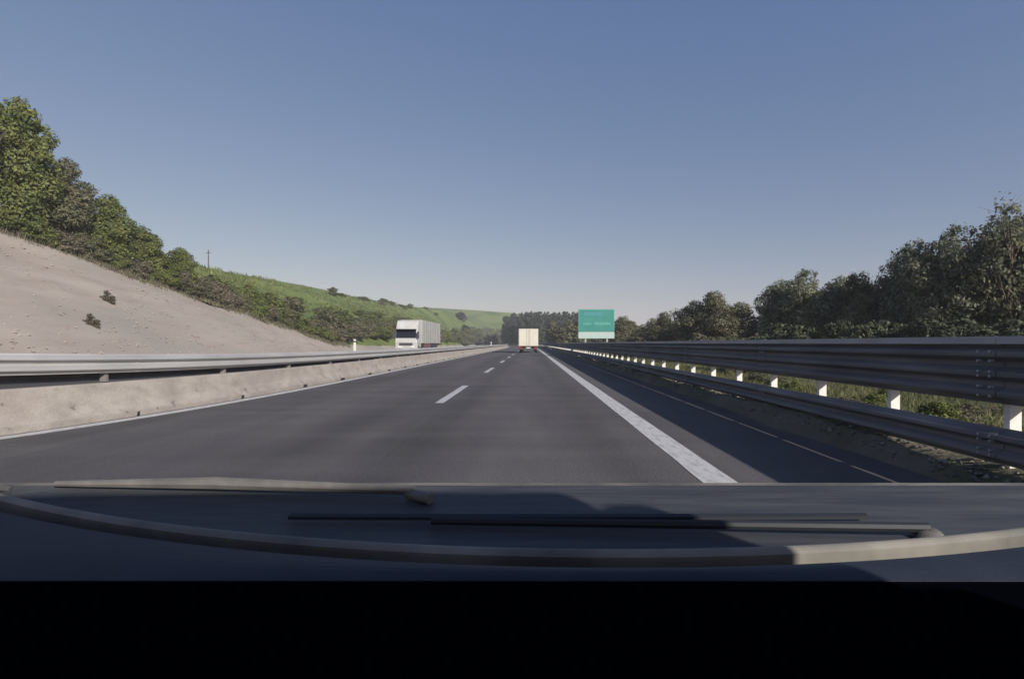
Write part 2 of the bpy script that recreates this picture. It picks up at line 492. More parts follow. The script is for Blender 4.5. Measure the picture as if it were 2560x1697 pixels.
# right barrier
RX = lambda y: 4.0 + cx(y)
bar = empty('safety_barrier', (0, 0, 0))
tag(bar, 'tall dark steel road barrier with bright posts between its rails, in shade on the right', 'guard rail')
SEG = 4.5
ya = -9.0 + 0.05
sec = 0
while ya < 330:
    yb = ya + SEG
    j = 0.007 * (sec % 2)
    for nm, prof, zc, off, m in (('upper_rail', THRIE, 0.990, 0.0, M['steel_dark']), ('lower_rail', WB, 0.379, 0.0, M['steel_dark'])):
        mb = rail_section(RX, -1, ya, yb + 0.22, prof, zc, off + j, step=1.5)
        mb.smooth = False
        mb.build(nm, m, bar)
    rail_section(lambda y: RX(y) + 0.02, -1, ya, yb - 0.006, box_profile(0.10, 0.065), 1.277, 0.0).build('top_rail', M['steel_cap'], bar)
    rail_section(lambda y: RX(y) + 0.20, 1, ya, yb - 0.006, box_profile(0.03, 0.19), 0.84, 0.0).build('sun_block_rail', M['steel_dark'], bar)  # unseen rail added at the back to narrow the sunlit slit on the shoulder
    ya = yb; sec += 1
post_me = c_post(1.24).mesh('post', M['post'])
spacer_me = MB().box(-0.035, 0.0, -0.03, 0.03, -0.09, 0.09).mesh('spacer', M['steel_dark'])
ROCKS_Y = []
y = 4.55 - 9.0
while y < 330:
    p = link('post', post_me, bar, (RX(y) + 0.09, y, 0))
    if y < 40:
        b1 = MB().box(0.004, 0.036, -0.028, 0.028, 0.90, 1.09).build('spacer', M['steel_dark'], bar)
        b1.location = (RX(y), y + 0.03, 0)
    y += 1.5

bl = MB()
ya = -9.0 + 0.05 + SEG * 2
while ya < 32:
    for yy in (ya + .05, ya + .17):
        for zz in (.80, .88, .97, 1.01, 1.10, 1.18, .30, .34, .42, .46):
            bl.tube((RX(yy) - .055, yy, zz), (RX(yy) - .095, yy, zz), .013, .011, 6)
    ya += SEG
bl.build('bolts', M['steel_cap'], bar)['kind'] = 'stuff'
# median barrier: precast concrete blocks with a W-beam on either side above them
med = empty('median_barrier', (0, 0, 0))
tag(med, 'low pale concrete median wall with a galvanised steel beam above it, left of the road', 'barrier')
ya = -13.0; k_ = 0
while ya < 330:
    yb = ya + 6.0
    n_ = 6 if ya < 60 else 2
    ys_ = [ya + 0.012 + (yb - ya - 0.024) * i / n_ for i in range(n_ + 1)]
    jx = random.uniform(-.012, .012); jz = random.uniform(-.008, .008)
    vs, fs = [], []
    for yy in ys_:
        h = 0.565 + 0.05 * rise(yy) + jz; X = wall_x(yy) + jx
        prof = [(0, -.05), (0, .085), (-.03, .10), (-.155, .26), (-.205, h - .03), (-.225, h), (-.375, h), (-.395, h - .03), (-.445, .26), (-.60, .085), (-.60, -.05)]
        for u, z in prof: vs.append((X + u, yy, z))
    k = 11
    for j in range(n_):
        for i in range(k):
            p = j * k + i; q = j * k + (i + 1) % k
            fs.append((p, q, q + k, p + k))
    fs.append(tuple(range(k))); fs.append(tuple(range(n_ * k + k - 1, n_ * k - 1, -1)))
    blk = MB().add(vs, fs).build('concrete_block', M['concrete'], med)
    if ya < 60:
        for f_ in (1.2, 4.3):
            yc = ya + f_; X = wall_x(yc) + jx
            MB().add([(X + .004, yc, .0), (X + .004, yc + .42, .0), (X + .004, yc + .40, .075), (X + .004, yc + .02, .075),
                      (X - .05, yc, .0), (X - .05, yc + .42, .0), (X - .05, yc + .40, .075), (X - .05, yc + .02, .075)],
                     [(0,1,2,3),(7,6,5,4),(0,4,5,1),(1,5,6,2),(2,6,7,3),(3,7,4,0)]).build('slot_shade_block', M['rubber'], blk)  # black block stands in for the shade inside a slot
    ya = yb; k_ += 1
RZ = lambda y: 0.19 * rise(y)
ya = -13.0; k_ = 0
while ya < 330:
    st_ = 1.0 if ya < 40 else 3
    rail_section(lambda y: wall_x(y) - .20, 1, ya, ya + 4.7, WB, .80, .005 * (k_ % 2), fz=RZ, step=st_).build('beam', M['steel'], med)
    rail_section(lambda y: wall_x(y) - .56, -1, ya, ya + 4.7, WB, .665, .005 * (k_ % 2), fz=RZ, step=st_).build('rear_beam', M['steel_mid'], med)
    ya += 4.5; k_ += 1
mp_me = MB().box(-.05, .05, -.03, .03, 0.5, 0.93).mesh('bracket', M['steel_mid'])
y = -12.0
while y < 330:
    link('bracket', mp_me, med, (wall_x(y) - .30, y, RZ(y)))
    y += 3.0

# ------------------------------------------------------------------ foliage
def leaf_mesh(name, lobes, n, size, m, seed, upfrac=0.25, hollow=0.55):
    """lobes: list of (center, radii). leaf clumps spread through the outer volume of every lobe"""
    r = np.random.default_rng(seed)
    vols = np.array([l[1][0] * l[1][1] * l[1][2] for l in lobes]) ** 0.75
    cnt = np.maximum(3, (n * vols / vols.sum()).astype(int))
    C, Nn = [], []
    for (c, rad), k in zip(lobes, cnt):
        d = r.normal(size=(k, 3)); d /= np.linalg.norm(d, axis=1)[:, None]
        rr = (hollow ** 3 + (1.12 - hollow ** 3) * r.random(k)) ** (1 / 3)
        # clumps: pull points to random clump centres
        nc = max(4, k // 22)
        cd = r.normal(size=(nc, 3)); cd /= np.linalg.norm(cd, axis=1)[:, None]
        cc = cd * ((0.35 + 0.65 * r.random(nc)) ** 0.5)[:, None]
        idx = r.integers(0, nc, k)
        p = d * rr[:, None]
        p = np.where((r.random(k) < 0.72)[:, None], cc[idx] + r.normal(size=(k, 3)) * 0.13, p)
        C.append(np.array(c) + p * np.array(rad)); Nn.append(d * 0.6 + p)
    C = np.concatenate(C); Nn = np.concatenate(Nn)
    K = len(C)
    Nn = Nn + r.normal(size=(K, 3)) * 0.55; Nn[:, 2] += upfrac
    Nn /= np.linalg.norm(Nn, axis=1)[:, None]
    a = np.cross(Nn, r.normal(size=(K, 3))); a /= np.linalg.norm(a, axis=1)[:, None]
    b = np.cross(Nn, a)
    s = size * (0.6 + 0.8 * r.random(K))
    V = np.empty((K, 4, 3))
    V[:, 0] = C - a * s[:, None]
    V[:, 1] = C + b * (s * 0.55)[:, None] + Nn * (s * 0.12)[:, None]
    V[:, 2] = C + a * s[:, None]
    V[:, 3] = C - b * (s * 0.55)[:, None] + Nn * (s * 0.12)[:, None]
    me = bpy.data.meshes.new(name)
    me.vertices.add(K * 4); me.vertices.foreach_set('co', V.reshape(-1))
    me.loops.add(K * 4); me.loops.foreach_set('vertex_index', np.arange(K * 4, dtype=np.int32))
    me.polygons.add(K); me.polygons.foreach_set('loop_start', np.arange(0, K * 4, 4, dtype=np.int32))
    me.polygons.foreach_set('loop_total', np.full(K, 4, dtype=np.int32))
    me.materials.append(m)
    me.update(calc_edges=True)
    return me

def tree_proto(seed, H=6.0, R=2.2, n=6000, size=0.14, base=0.12, nl=9, hollow=0.5, trunk_r=0.12, airy=0.0):
    """returns (lobes, trunk MB) of a tree with real height H and crown radius R, standing at the origin"""
    r = random.Random(seed)
    lobes = []
    zc0 = H * base
    for i in range(nl):
        t = (i + 0.5) / nl
        z = zc0 + (H - zc0) * (0.12 + 0.74 * t)
        env = R * (math.sin(math.pi * min(0.97, 0.12 + 0.80 * t)) ** 0.7)
        a = i * 2.4 + r.uniform(-.5, .5)
        q = env * (0.50 + 0.15 * r.random())
        rad = R * r.uniform(0.34, 0.52) * (1.05 - 0.35 * t)
        lobes.append(((q * math.cos(a), q * math.sin(a), z), (rad, rad, rad * r.uniform(0.7, 0.95))))
    lobes.append(((r.uniform(-.2, .2) * R, r.uniform(-.2, .2) * R, H - R * 0.34), (R * 0.36, R * 0.36, R * 0.36)))
    lobes.append(((0, 0, zc0 + (H - zc0) * 0.45), (R * 0.62, R * 0.62, (H - zc0) * 0.34)))
    mbt = MB()
    p = Vector((0, 0, -0.3)); rr = trunk_r
    pts = [p]
    for i in range(4):
        q = Vector((r.uniform(-.06, .06) * H * .5, r.uniform(-.06, .06) * H * .5, H * 0.2 * (i + 1)))
        mbt.tube(p, q, rr, rr * 0.78, 7); p = q; rr *= 0.76; pts.append(q)
    for c, rad in lobes:
        c = Vector(c)
        st = min(pts[1:], key=lambda k: abs(k.z - c.z * 0.65))
        mid = (st + c) / 2 + Vector((0, 0, -0.1 * R))
        mbt.tube(st, mid, trunk_r * 0.38, trunk_r * 0.26, 5); mbt.tube(mid, c, trunk_r * 0.26, trunk_r * 0.1, 5)
        for k in range(3):
            e = c + Vector((r.uniform(-1, 1), r.uniform(-1, 1), r.uniform(0, 1))) * rad[0] * (0.95 + airy)
            mbt.tube(c - Vector((0, 0, rad[2] * .3)), e, trunk_r * 0.11, trunk_r * 0.04, 4)
    return lobes, mbt

def make_kind(kind, seed, H, R, n, size, leaf, **kw):
    hollow = kw.get('hollow', 0.5)
    lobes, tb = tree_proto(seed, H, R, **kw)
    return dict(H=H, R=R, crown=leaf_mesh(kind + '_crown', lobes, n, size, leaf, seed, hollow=hollow), trunk=tb.mesh(kind + '_trunk', M['bark']))

def place(kind, name, loc, h, r, rz, label, cat, group=None):
    e = empty(name, loc, rz)
    e.scale = (r / kind['R'], r / kind['R'], h / kind['H'])
    tag(e, label, cat, group)
    link('trunk', kind['trunk'], e)
    link('crown', kind['crown'], e)
    return e

KR = [make_kind('right_tree', 11, 6.0, 2.4, 21000, 0.082, M['leaf_dark'], base=0.04, nl=12, trunk_r=0.13),
      make_kind('right_tree', 12, 6.0, 2.4, 21000, 0.082, M['leaf_dark'], base=0.05, nl=14, trunk_r=0.13),
      make_kind('right_tree', 13, 6.0, 2.4, 21000, 0.082, M['leaf_olive'], base=0.04, nl=11, trunk_r=0.12)]
KL = [make_kind('left_tree', 21, 11.0, 3.6, 24000, 0.15, M['leaf_green'], base=0.10, nl=14, trunk_r=0.2),
      make_kind('left_tree', 22, 11.0, 3.6, 21000, 0.15, M['leaf_olive'], base=0.12, nl=12, trunk_r=0.2),
      make_kind('left_tree', 23, 11.0, 3.6, 21000, 0.15, M['leaf_green'], base=0.05, nl=13, trunk_r=0.2)]
KA = make_kind('airy_tree', 31, 7.0, 1.6, 1200, 0.08, M['leaf_dark'], base=0.45, nl=7, trunk_r=0.07, airy=0.5)
KS = [make_kind('shrub', 41, 2.5, 1.5, 5200, 0.09, M['leaf_green'], base=0.0, nl=7, trunk_r=0.06),
      make_kind('shrub', 42, 2.5, 1.5, 5200, 0.09, M['leaf_olive'], base=0.0, nl=8, trunk_r=0.06),
      make_kind('shrub', 43, 2.5, 1.5, 4200, 0.09, M['leaf_dry'], base=0.0, nl=7, trunk_r=0.06),
      make_kind('shrub', 44, 2.5, 1.5, 5200, 0.09, M['leaf_green'], base=0.0, nl=9, trunk_r=0.06)]
KD = make_kind('shrub', 45, 2.5, 1.5, 6500, 0.075, M['leaf_shrub'], base=0.0, nl=8, trunk_r=0.06)
KB = make_kind('tuft', 46, 1.2, 0.5, 1500, 0.05, M['leaf_brown'], base=0.0, nl=7, trunk_r=0.02)
KF = [make_kind('far_tree', 51, 12.0, 4.0, 3500, 0.42, M['leaf_far'], base=0.03, nl=11, trunk_r=0.2),
      make_kind('far_tree', 52, 12.0, 3.0, 3000, 0.40, M['leaf_far'], base=0.02, nl=10, trunk_r=0.2),
      make_kind('far_tree', 53, 12.0, 4.0, 3500, 0.42, M['leaf_olive'], base=0.02, nl=11, trunk_r=0.2)]

def px2x(px, d): return (px - 1326) / F * d
def py2z(py, d): return EYE + (858 - py) / F * d

# right-hand trees: photo column, top row, distance, crown radius, kind, label
RT = [
 (1562, 790, 66, 2.2, 2, 'small olive tree just right of the teal road sign'),
 (1626, 796, 60, 2.0, 0, 'low dark tree between the road sign and the pale dry bush'),
 (1668, 780, 55, 2.0, 2, 'narrow olive tree beside the pale dry tree'),
 (1742, 752, 50, 2.4, 2, 'left shoulder tree of the rounded olive clump behind the barrier'),
 (1797, 728, 48, 2.7, 2, 'rounded olive tree with a pointed top standing alone in the gap'),
 (1856, 756, 47, 2.3, 2, 'right shoulder tree of the rounded olive clump behind the barrier'),
 (1945, 700, 37, 2.0, 0, 'first dark tree at the left end of the tall right-hand thicket'),
 (2010, 678, 35, 2.2, 1, 'dark round-topped tree second from the left end of the thicket'),
 (2085, 692, 34, 2.1, 0, 'dark tree left of the low notch in the thicket'),
 (2160, 680, 32, 2.1, 2, 'olive-tinted tree right of the low notch in the thicket'),
 (2232, 660, 31, 2.0, 1, 'dark tree where the thicket begins to climb'),
 (2300, 598, 29, 2.3, 0, 'tall dark tree at the step up of the thicket'),
 (2385, 570, 28, 2.5, 1, 'tall dark tree with a bumpy crown left of the tallest ones'),
 (2470, 548, 27, 2.5, 2, 'tall olive-lit tree near the right border of the photo'),
 (2570, 530, 26, 2.6, 1, 'tallest dark tree at the right border of the photo'),
]
rr = random.Random(5)
for px, py, d, R_, k, lab in RT:
    x = px2x(px, d)
    zb = right_z(x, d) - 0.1
    place(KR[k], 'tree', (x, d, zb), py2z(py, d) - zb, R_, rr.uniform(0, 6.28), lab, 'tree')
place(KA, 'tree', (px2x(2535, 25), 25, -0.4), py2z(470, 25) + .4, 1.7, 1.0, 'thin airy tree whose bare twigs rise above the right border crowns', 'tree')
place(KA, 'tree', (px2x(1690, 51), 51, -0.4), py2z(768, 51) + .4, 1.1, 2.2, 'thin bare tree left of the rounded olive clump', 'tree')
# second row and undergrowth closing the thicket
for i, (px, py, d) in enumerate([(1600, 815, 75), (1700, 800, 62), (1830, 790, 58), (1970, 735, 44), (2060, 730, 42), (2130, 730, 40), (2200, 720, 39), (2290, 680, 37), (2360, 640, 36), (2440, 620, 35), (2530, 600, 34), (2640, 580, 33)]):
    x = px2x(px, d); zb = right_z(x, d) - 0.1
    place(KR[i % 3], 'tree', (x, d, zb), py2z(py, d) - zb, 2.7, rr.uniform(0, 6.28), 'dark tree in the second row behind the right-hand thicket', 'tree', 'trees in the back row of the thicket')
for i in range(27):
    px = 1900 + i * 26 + rr.uniform(-8, 8); d = 28 - i * 0.28 + rr.uniform(-1, 1)
    x = px2x(px, d); zb = right_z(x, d) - 0.1
    place(KD, 'shrub', (x, d, zb), rr.uniform(1.9, 2.7), rr.uniform(1.2, 1.7), rr.uniform(0, 6.28), 'dark shrub at the foot of the right-hand thicket', 'shrub', 'shrubs at the foot of the thicket')
for i in range(22):
    px = 1545 + i * 17; d = 58 - i * 0.8 + rr.uniform(-2, 2)
    x = px2x(px, d); zb = right_z(x, d) - 0.1
    place(KS[rr.choice((1, 2, 1))], 'shrub', (x, d, zb), rr.uniform(1.7, 2.6), rr.uniform(1.1, 1.6), rr.uniform(0, 6.28), 'dry olive shrub under the clump right of the road sign', 'shrub', 'shrubs between the sign and the thicket')

# left trees on the crest of the cut
def edge_pt(y, back): 
    zt = cut_top(y); x = -TOE - zt / 0.7 - back + cx(y)
    return x, left_z(x, y)
LT = [(33, 2.0, 14.2, 3.8, 0, 'big leafy tree at the left border above the pale slope'),
      (36.5, 1.8, 14.0, 3.5, 1, 'tall tree at the left border, second along the slope crest'),
      (39, 3.2, 13.6, 3.2, 2, 'tall tree behind the crest, third from the left border'),
      (41.5, 2.0, 10.6, 2.9, 0, 'fourth tree down the slope crest, slightly lower than its neighbour'),
      (44.5, 2.6, 7.6, 2.7, 1, 'fifth tree down the slope crest with olive leaves'),
      (47.5, 2.2, 6.2, 2.5, 2, 'sixth tree down the slope crest, middle height'),
      (51.0, 2.8, 4.8, 2.2, 0, 'seventh tree down the slope crest'),
      (55.0, 3.2, 4.2, 2.0, 2, 'last and lowest tree of the crest, standing against the sky'),
      (28, 3, 12.5, 3.6, 1, 'tree past the left border on the crest')]
for y, back, h, R_, k, lab in LT:
    x, z = edge_pt(y, back)
    place(KL[k], 'tree', (x, y, z - 0.2), h, R_, rr.uniform(0, 6.28), lab, 'tree')
# shrubs along the crest
y = 27.0
i = 0
while y < 78:
    x, z = edge_pt(y, rr.uniform(0.7, 1.6))
    k = rr.choices((0, 1, 2, 3), (1, 2, 2.6, 1))[0]
    lab = ('olive', 'olive', 'dry brownish', 'green')[k]
    place(KS[k], 'shrub', (x, y, z - 0.15), rr.uniform(1.2, 2.6), rr.uniform(0.9, 1.6), rr.uniform(0, 6.28),
          ('dry brownish shrub growing on the crest of the pale slope' if k == 2 else 'green shrub growing on the crest of the pale slope'), 'shrub',
          'dry shrubs on the slope crest' if k == 2 else 'green shrubs on the slope crest')
    y += rr.uniform(0.55, 0.95); i += 1
# shrubs on the hill behind
for i in range(74):
    y = rr.uniform(52, 190)
    t = -TOE - cut_top(y) / .7
    u = rr.random() ** 2.0
    x = t - 2 - u * 13 + cx(y); z = left_z(x, y)
    k = rr.choice((0, 1, 3, 0))
    place(KS[k], 'shrub', (x, y, z - 0.2), rr.uniform(1.6, 3.4) * (1.1 - .5 * u), rr.uniform(1.9, 3.3), rr.uniform(0, 6.28), ('bright green shrub on the lower hillside behind the pale slope', 'olive shrub on the lower hillside behind the pale slope', '', 'deep green bushy shrub on the lower hillside behind the pale slope')[k], 'shrub', ('green', 'olive', '', 'bushy')[k] + ' shrubs on the hillside')
for i in range(42):
    y = 74 + i * 4.2 + rr.uniform(-1, 1); x = -TOE - cut_top(y) / .7 - rr.uniform(0.8, 3.5) + cx(y); z = left_z(x, y)
    k = rr.choice((0, 1, 1, 2, 3))
    place(KS[k], 'shrub', (x, y, z - 0.2), rr.uniform(2.2, 3.8), rr.uniform(1.9, 2.9), rr.uniform(0, 6.28), 'olive shrub along the far edge of the opposite carriageway', 'shrub', 'roadside shrubs beyond the oncoming lorry')
for i in range(28):
    px = 1135 + i * 5.7 + rr.uniform(-4, 4); d = rr.uniform(215, 265) ; x = min(px2x(px, d), cx(d) - 7.5) if px > 1240 else px2x(px, d)
    x = px2x(px, d)
    if x > (cx(d) - 23.6) - 1: d = 300 + rr.uniform(0, 60); x = px2x(px, d)
    if (cx(d) - 23.6) - 1 < x < cx(d) + 6: d = 405; x = px2x(px, d)
    zb = far_z(x, d) if d > 385 else left_z(x, d)
    place(KS[rr.choice((0, 1, 1, 3))], 'shrub', (x, d, zb - 0.3), (py2z(rr.uniform(818, 832), d)) - zb + .3, d * rr.uniform(.015, .023), rr.uniform(0, 6.28),
          'olive bush in the far row between the two lorries', 'shrub', 'bushes in the far row between the lorries')
# few bushes on the skyline
for i in range(16):
    y = rr.uniform(95, 300); X, Z = ridge(y); x = X + rr.uniform(-1, 4)
    place(KS[rr.choice((0, 3, 1))], 'shrub', (x, y, left_z(x, y) - 0.3), rr.uniform(0.9, 2.0), rr.uniform(1.5, 3.0), rr.uniform(0, 6.28), 'low bush on the skyline of the green hill', 'shrub', 'bushes on the hill skyline')
# two dark tufts on the pale face
for (px, py, dd, lab) in ((278, 757, 40.0, 'upper of the two dark tufts growing on the bare pale slope'), (238, 820, 35.0, 'lower of the two dark tufts growing on the bare pale slope')):
    x = px2x(px, dd); z = (-TOE - x) * 0.7
    o = place(KB, 'shrub', (x, dd, z - 0.2), 1.25, 0.52, 1.0, lab, 'shrub'); o.rotation_euler = (0, -0.40, 0)
# far dark trees in the middle distance
for i in range(26):
    px = 1262 + i * 7.4 + rr.uniform(-4, 4); d = rr.uniform(235, 300)
    top = float(np.interp(px, [1262, 1300, 1360, 1440, 1460], [788, 779, 776, 780, 790])) + rr.uniform(-1, 6)
    x = px2x(px, d); zb = right_z(x, min(d, 500)) if x > 5 + cx(d) else 0
    place(KF[0 if i % 4 else 1], 'far_tree', (x, d, zb - 0.5), py2z(top, d) - zb + .5, rr.uniform(3, 4.5), rr.uniform(0, 6.28), 'dark distant tree straight ahead beyond the end of the road', 'tree', 'distant trees where the road bends')
for i in range(16):
    px = 1385 + i * 12; d = rr.uniform(110, 150)
    x = px2x(px, d); zb = right_z(x, d)
    place(KF[2], 'far_tree', (x, d, zb - 0.5), py2z(rr.uniform(798, 818), d) - zb + .5, rr.uniform(2.2, 3.2), rr.uniform(0, 6.28), 'olive tree in the row behind the teal road sign', 'tree', 'trees behind the road sign')
for i in range(26):
    px = 1150 + i * 5.2 + rr.uniform(-4, 4); d = rr.uniform(300, 370)
    x = px2x(px, d); z = left_z(x, d) if x < cx(d) - TOE else 0
    place(KF[2 if i % 2 else 0], 'far_tree', (x, d, z - 0.5), rr.uniform(4, 8), rr.uniform(2.5, 4), rr.uniform(0, 6.28), 'distant tree at the foot of the green hill left of the bend', 'tree', 'distant trees below the hill')

# ------------------------------------------------------------------ grass, weeds, stones
def blades(name, pts, h, w, m, seed):
    r = np.random.default_rng(seed)
    P = np.array(pts); K = len(P)
    a = r.random(K) * 6.28
    hh = h * (0.5 + r.random(K)) ; ww = w * (0.6 + 0.8 * r.random(K))
    dx, dy = np.cos(a), np.sin(a)
    lean = r.normal(size=(K, 2)) * 0.35
    V = np.empty((K, 4, 3))
    V[:, 0] = P; V[:, 0, 0] -= dx * ww; V[:, 0, 1] -= dy * ww
    V[:, 1] = P; V[:, 1, 0] += dx * ww; V[:, 1, 1] += dy * ww
    V[:, 2] = P; V[:, 2, 0] += lean[:, 0] * hh * .5 + dx * ww * .7; V[:, 2, 1] += lean[:, 1] * hh * .5 + dy * ww * .7; V[:, 2, 2] += hh * .6
    V[:, 3] = P; V[:, 3, 0] += lean[:, 0] * hh; V[:, 3, 1] += lean[:, 1] * hh; V[:, 3, 2] += hh
    me = bpy.data.meshes.new(name)
    me.vertices.add(K * 4); me.vertices.foreach_set('co', V.reshape(-1))
    me.loops.add(K * 4); me.loops.foreach_set('vertex_index', np.arange(K * 4, dtype=np.int32))
    me.polygons.add(K); me.polygons.foreach_set('loop_start', np.arange(0, K * 4, 4, dtype=np.int32))
    me.polygons.foreach_set('loop_total', np.full(K, 4, dtype=np.int32))
    me.materials.append(m); me.update(calc_edges=True)
    return tag(link(name, me), kind='stuff')
pts = []
while len(pts) < 60000:
    y = 1.5 + rr.random() ** 1.8 * 70
    x = 4.25 + rr.random() ** 1.3 * 12
    if mnoise.noise(Vector((x * .9, y * .5, 1))) < -0.12 - (0.15 if x > 5 else -0.15): continue
    pts.append((x + cx(y), y, right_z(x, y) - 0.01))
tag(blades('grass', pts, 0.17, 0.012, M['blade'], 3), 'sunlit dry green grass on the verge seen between the rails of the right barrier', 'grass')
pts = []
for c in range(900):                                # clumps over the hill
    y = rr.uniform(75, 260); X, Z = ridge(y); x = rr.uniform(X, X + 26); z = left_z(x, y)
    for k in range(14):
        pts.append((x + rr.gauss(0, .5), y + rr.gauss(0, .5), z - .1))
tag(blades('grass', pts, 0.5, 0.10, M['leaf_green'], 4), 'rough green grass tufts over the upper hillside', 'grass')

for i in range(28):
    y = 4 + rr.random() ** 1.3 * 30; x = 5.3 + rr.random() * 4.5 + cx(y)
    k = rr.choice((1, 0, 3, 2))
    place(KS[k], 'shrub', (x, y, right_z(x, y) - .1), rr.uniform(.25, .55), rr.uniform(.25, .55), rr.uniform(0, 6.28), 'low green scrub plant on the sunlit verge seen between the rails', 'shrub', 'scrub on the verge behind the right barrier')
pts = []
for c in range(700):                                # dry tufts hanging over the crest of the cut
    y = rr.uniform(24, 78); bx = rr.uniform(-.5, 1.0)
    for k in range(8):
        yy = y + rr.gauss(0, .2); x, z = edge_pt(yy, bx + rr.gauss(0, .12))
        pts.append((x, yy, z - .05))
tag(blades('grass', pts, 0.42, 0.022, M['leaf_dry'], 9), 'dry grass tufts along the crest of the pale cut slope', 'grass')
def stones(name, pts, lo, hi, m, label):
    mb = MB()
    for (x, y, z) in pts:
        s = rr.uniform(lo, hi) if rr.random() < .85 else hi * 1.2
        base = [(1,0,0),(-1,0,0),(0,1,0),(0,-1,0),(0,0,1),(0,0,-1)]
        vs = [(x + a * s * rr.uniform(.6, 1.2), y + b * s * rr.uniform(.6, 1.2), z + c * s * rr.uniform(.4, .8)) for a, b, c in base]
        mb.add(vs, [(0,2,4),(2,1,4),(1,3,4),(3,0,4),(2,0,5),(1,2,5),(3,1,5),(0,3,5)])
    return tag(mb.build(name, m), label, 'gravel', kind='stuff')
pts = []
for i in range(1600):
    y = 1.5 + rr.random() ** 1.7 * 35; x = 3.78 + abs(rr.gauss(0, .28)); pts.append((x, y, right_z(x, y) + 0.01))
stones('stones', pts, 0.008, 0.034, M['stone'], 'loose stones and clods at the foot of the right barrier')
pts = []
for i in range(1500):
    y = rr.uniform(20, 72); h_ = cut_top(y) * rr.random() ** 1.5 * .95
    pts.append((-TOE - h_ / .7, y, h_ + nz(-TOE - h_ / .7, y, .25, .28)))
stones('stones', pts, 0.04, 0.13, M['cut'], 'small clods scattered over the pale cut slope')
# ------------------------------------------------------------------ road sign
sx0, sx1 = px2x(1446, 50), px2x(1536, 50)
szt, szb, szm = py2z(773, 50), py2z(846, 50), py2z(829, 50)
sg = empty('road_sign', ((sx0 + sx1) / 2, 50, -0.3))
tag(sg, 'teal green motorway sign with a white strip along its bottom, on two posts', 'road sign')
sgw = (sx1 - sx0) / 2
o = MB().box(-sgw, sgw, 0, 0.05, szm + .3, szt + .3).build('panel', M['teal'], sg, 0.01)
p2 = MB().box(-sgw, sgw, 0, 0.05, szb + .3, szm + .3 - 0.02).build('lower_panel', M['sign_white'], sg, 0.01)
for s in (-1, 1):
    MB().box(s * sgw * .6 - .06, s * sgw * .6 + .06, 0.055, 0.16, -0.3, szt + .25).build('post', M['steel'], sg)
fr = MB()
zt_, zb_ = szt + .3, szb + .3
fr.box(-sgw, sgw, -0.012, -0.002, zt_ - .07, zt_ - .02); fr.box(sgw - .07, sgw - .02, -0.012, -0.002, szm + .34, zt_ - .072); fr.box(-sgw + .02, -sgw + .07, -0.012, -0.002, szm + .34, zt_ - .072)
fr.build('border', M['teal_light'], sg)
tx = MB()
r2 = random.Random(3)
def word(x0, x1, z0, z1):
    x = x0
    while x < x1:
        w = r2.uniform(.07, .13)
        tx.box(x, min(x + w, x1), -0.010, -0.002, z0, z1 if r2.random() < .5 else z0 + (z1 - z0) * .75)
        x += w + .05
H_ = szt - szm
word(-sgw * .72, -sgw * .28, szm + .3 + H_ * .30, szm + .3 + H_ * .41)
word(-sgw * .1, sgw * .78, szm + .3 + H_ * .30, szm + .3 + H_ * .43)
tx.build('lettering', M['teal_light'], sg)
tb = MB(); tb.box(-sgw * .7, sgw * .35, -0.010, -0.002, szm + .3 + H_ * .70, szm + .3 + H_ * .88); tb.build('lettering', M['teal_blue'], sg)

# ------------------------------------------------------------------ delineators, pole
def delineator(x, y, h, label, w=.1):
    e = empty('marker_post', (x, y, 0)); tag(e, label, 'marker post')
    MB().prism([(-.05, 0), (.05, 0), (.05, h - .12), (-.05, h)], -w / 2, w / 2).build('body', M['white_plastic'], e, 0.006)
    MB().box(-w / 2 - .004, w / 2 + .004, -.054, .054, h - .38, h - .2).build('band', M['rubber'], e)
    return e
delineator(px2x(887, 66) , 66, 1.75, 'white marker post where the pale slope runs out', .28)
delineator(px2x(1228, 100), 100, 1.5, 'white marker post far along the median left of the cream lorry', .22)
pz = left_z(px2x(521, 92), 92)
up = empty('utility_pole', (px2x(521, 92), 92, pz - .3)); tag(up, 'thin dark utility pole on the hill crest right of the trees', 'pole')
MB().tube((0, 0, 0), (0, 0, 3.9), .10, .07).build('pole', M['wood'], up)
MB().box(-.5, .5, -.05, .05, 3.4, 3.5).build('crossarm', M['wood'], up)
for s in (-.4, 0, .4):
    MB().tube((s, 0, 3.5), (s, 0, 3.66), .05, .04).build('insulator', M['white_plastic'], up)

# ------------------------------------------------------------------ lorries
def wheel(parent, x, y, r=.5, w=.3):
    t = MB().tube((x - w/2, y, r), (x + w/2, y, r), r, r, 20).build('wheel', M['rubber'], parent)
    MB().tube((x - w/2 - .012, y, r), (x + w/2 + .012, y, r), r * .55, r * .55, 14).build('rim', M['steel'], t)
# oncoming lorry, nose towards the camera (-Y)
LX, LY = -14.05, 61.0
tr = empty('lorry', (LX, LY, 0.0)); tag(tr, 'white articulated lorry coming the other way behind the median guard rail', 'lorry')
cabp = [(0.0, .45), (-.06, 1.35), (0.02, 1.75), (.32, 2.72), (.42, 2.95), (.9, 3.75), (1.25, 3.9), (2.25, 3.92), (2.3, .95), (2.3, .75), (1.9, .75), (1.7, 1.2), (1.0, 1.2), (.75, .75), (.4, .45)]
def flip(p): return p
MB().prism(cabp, -1.22, 1.22).build('cab', M['white_body'], tr, 0.05)
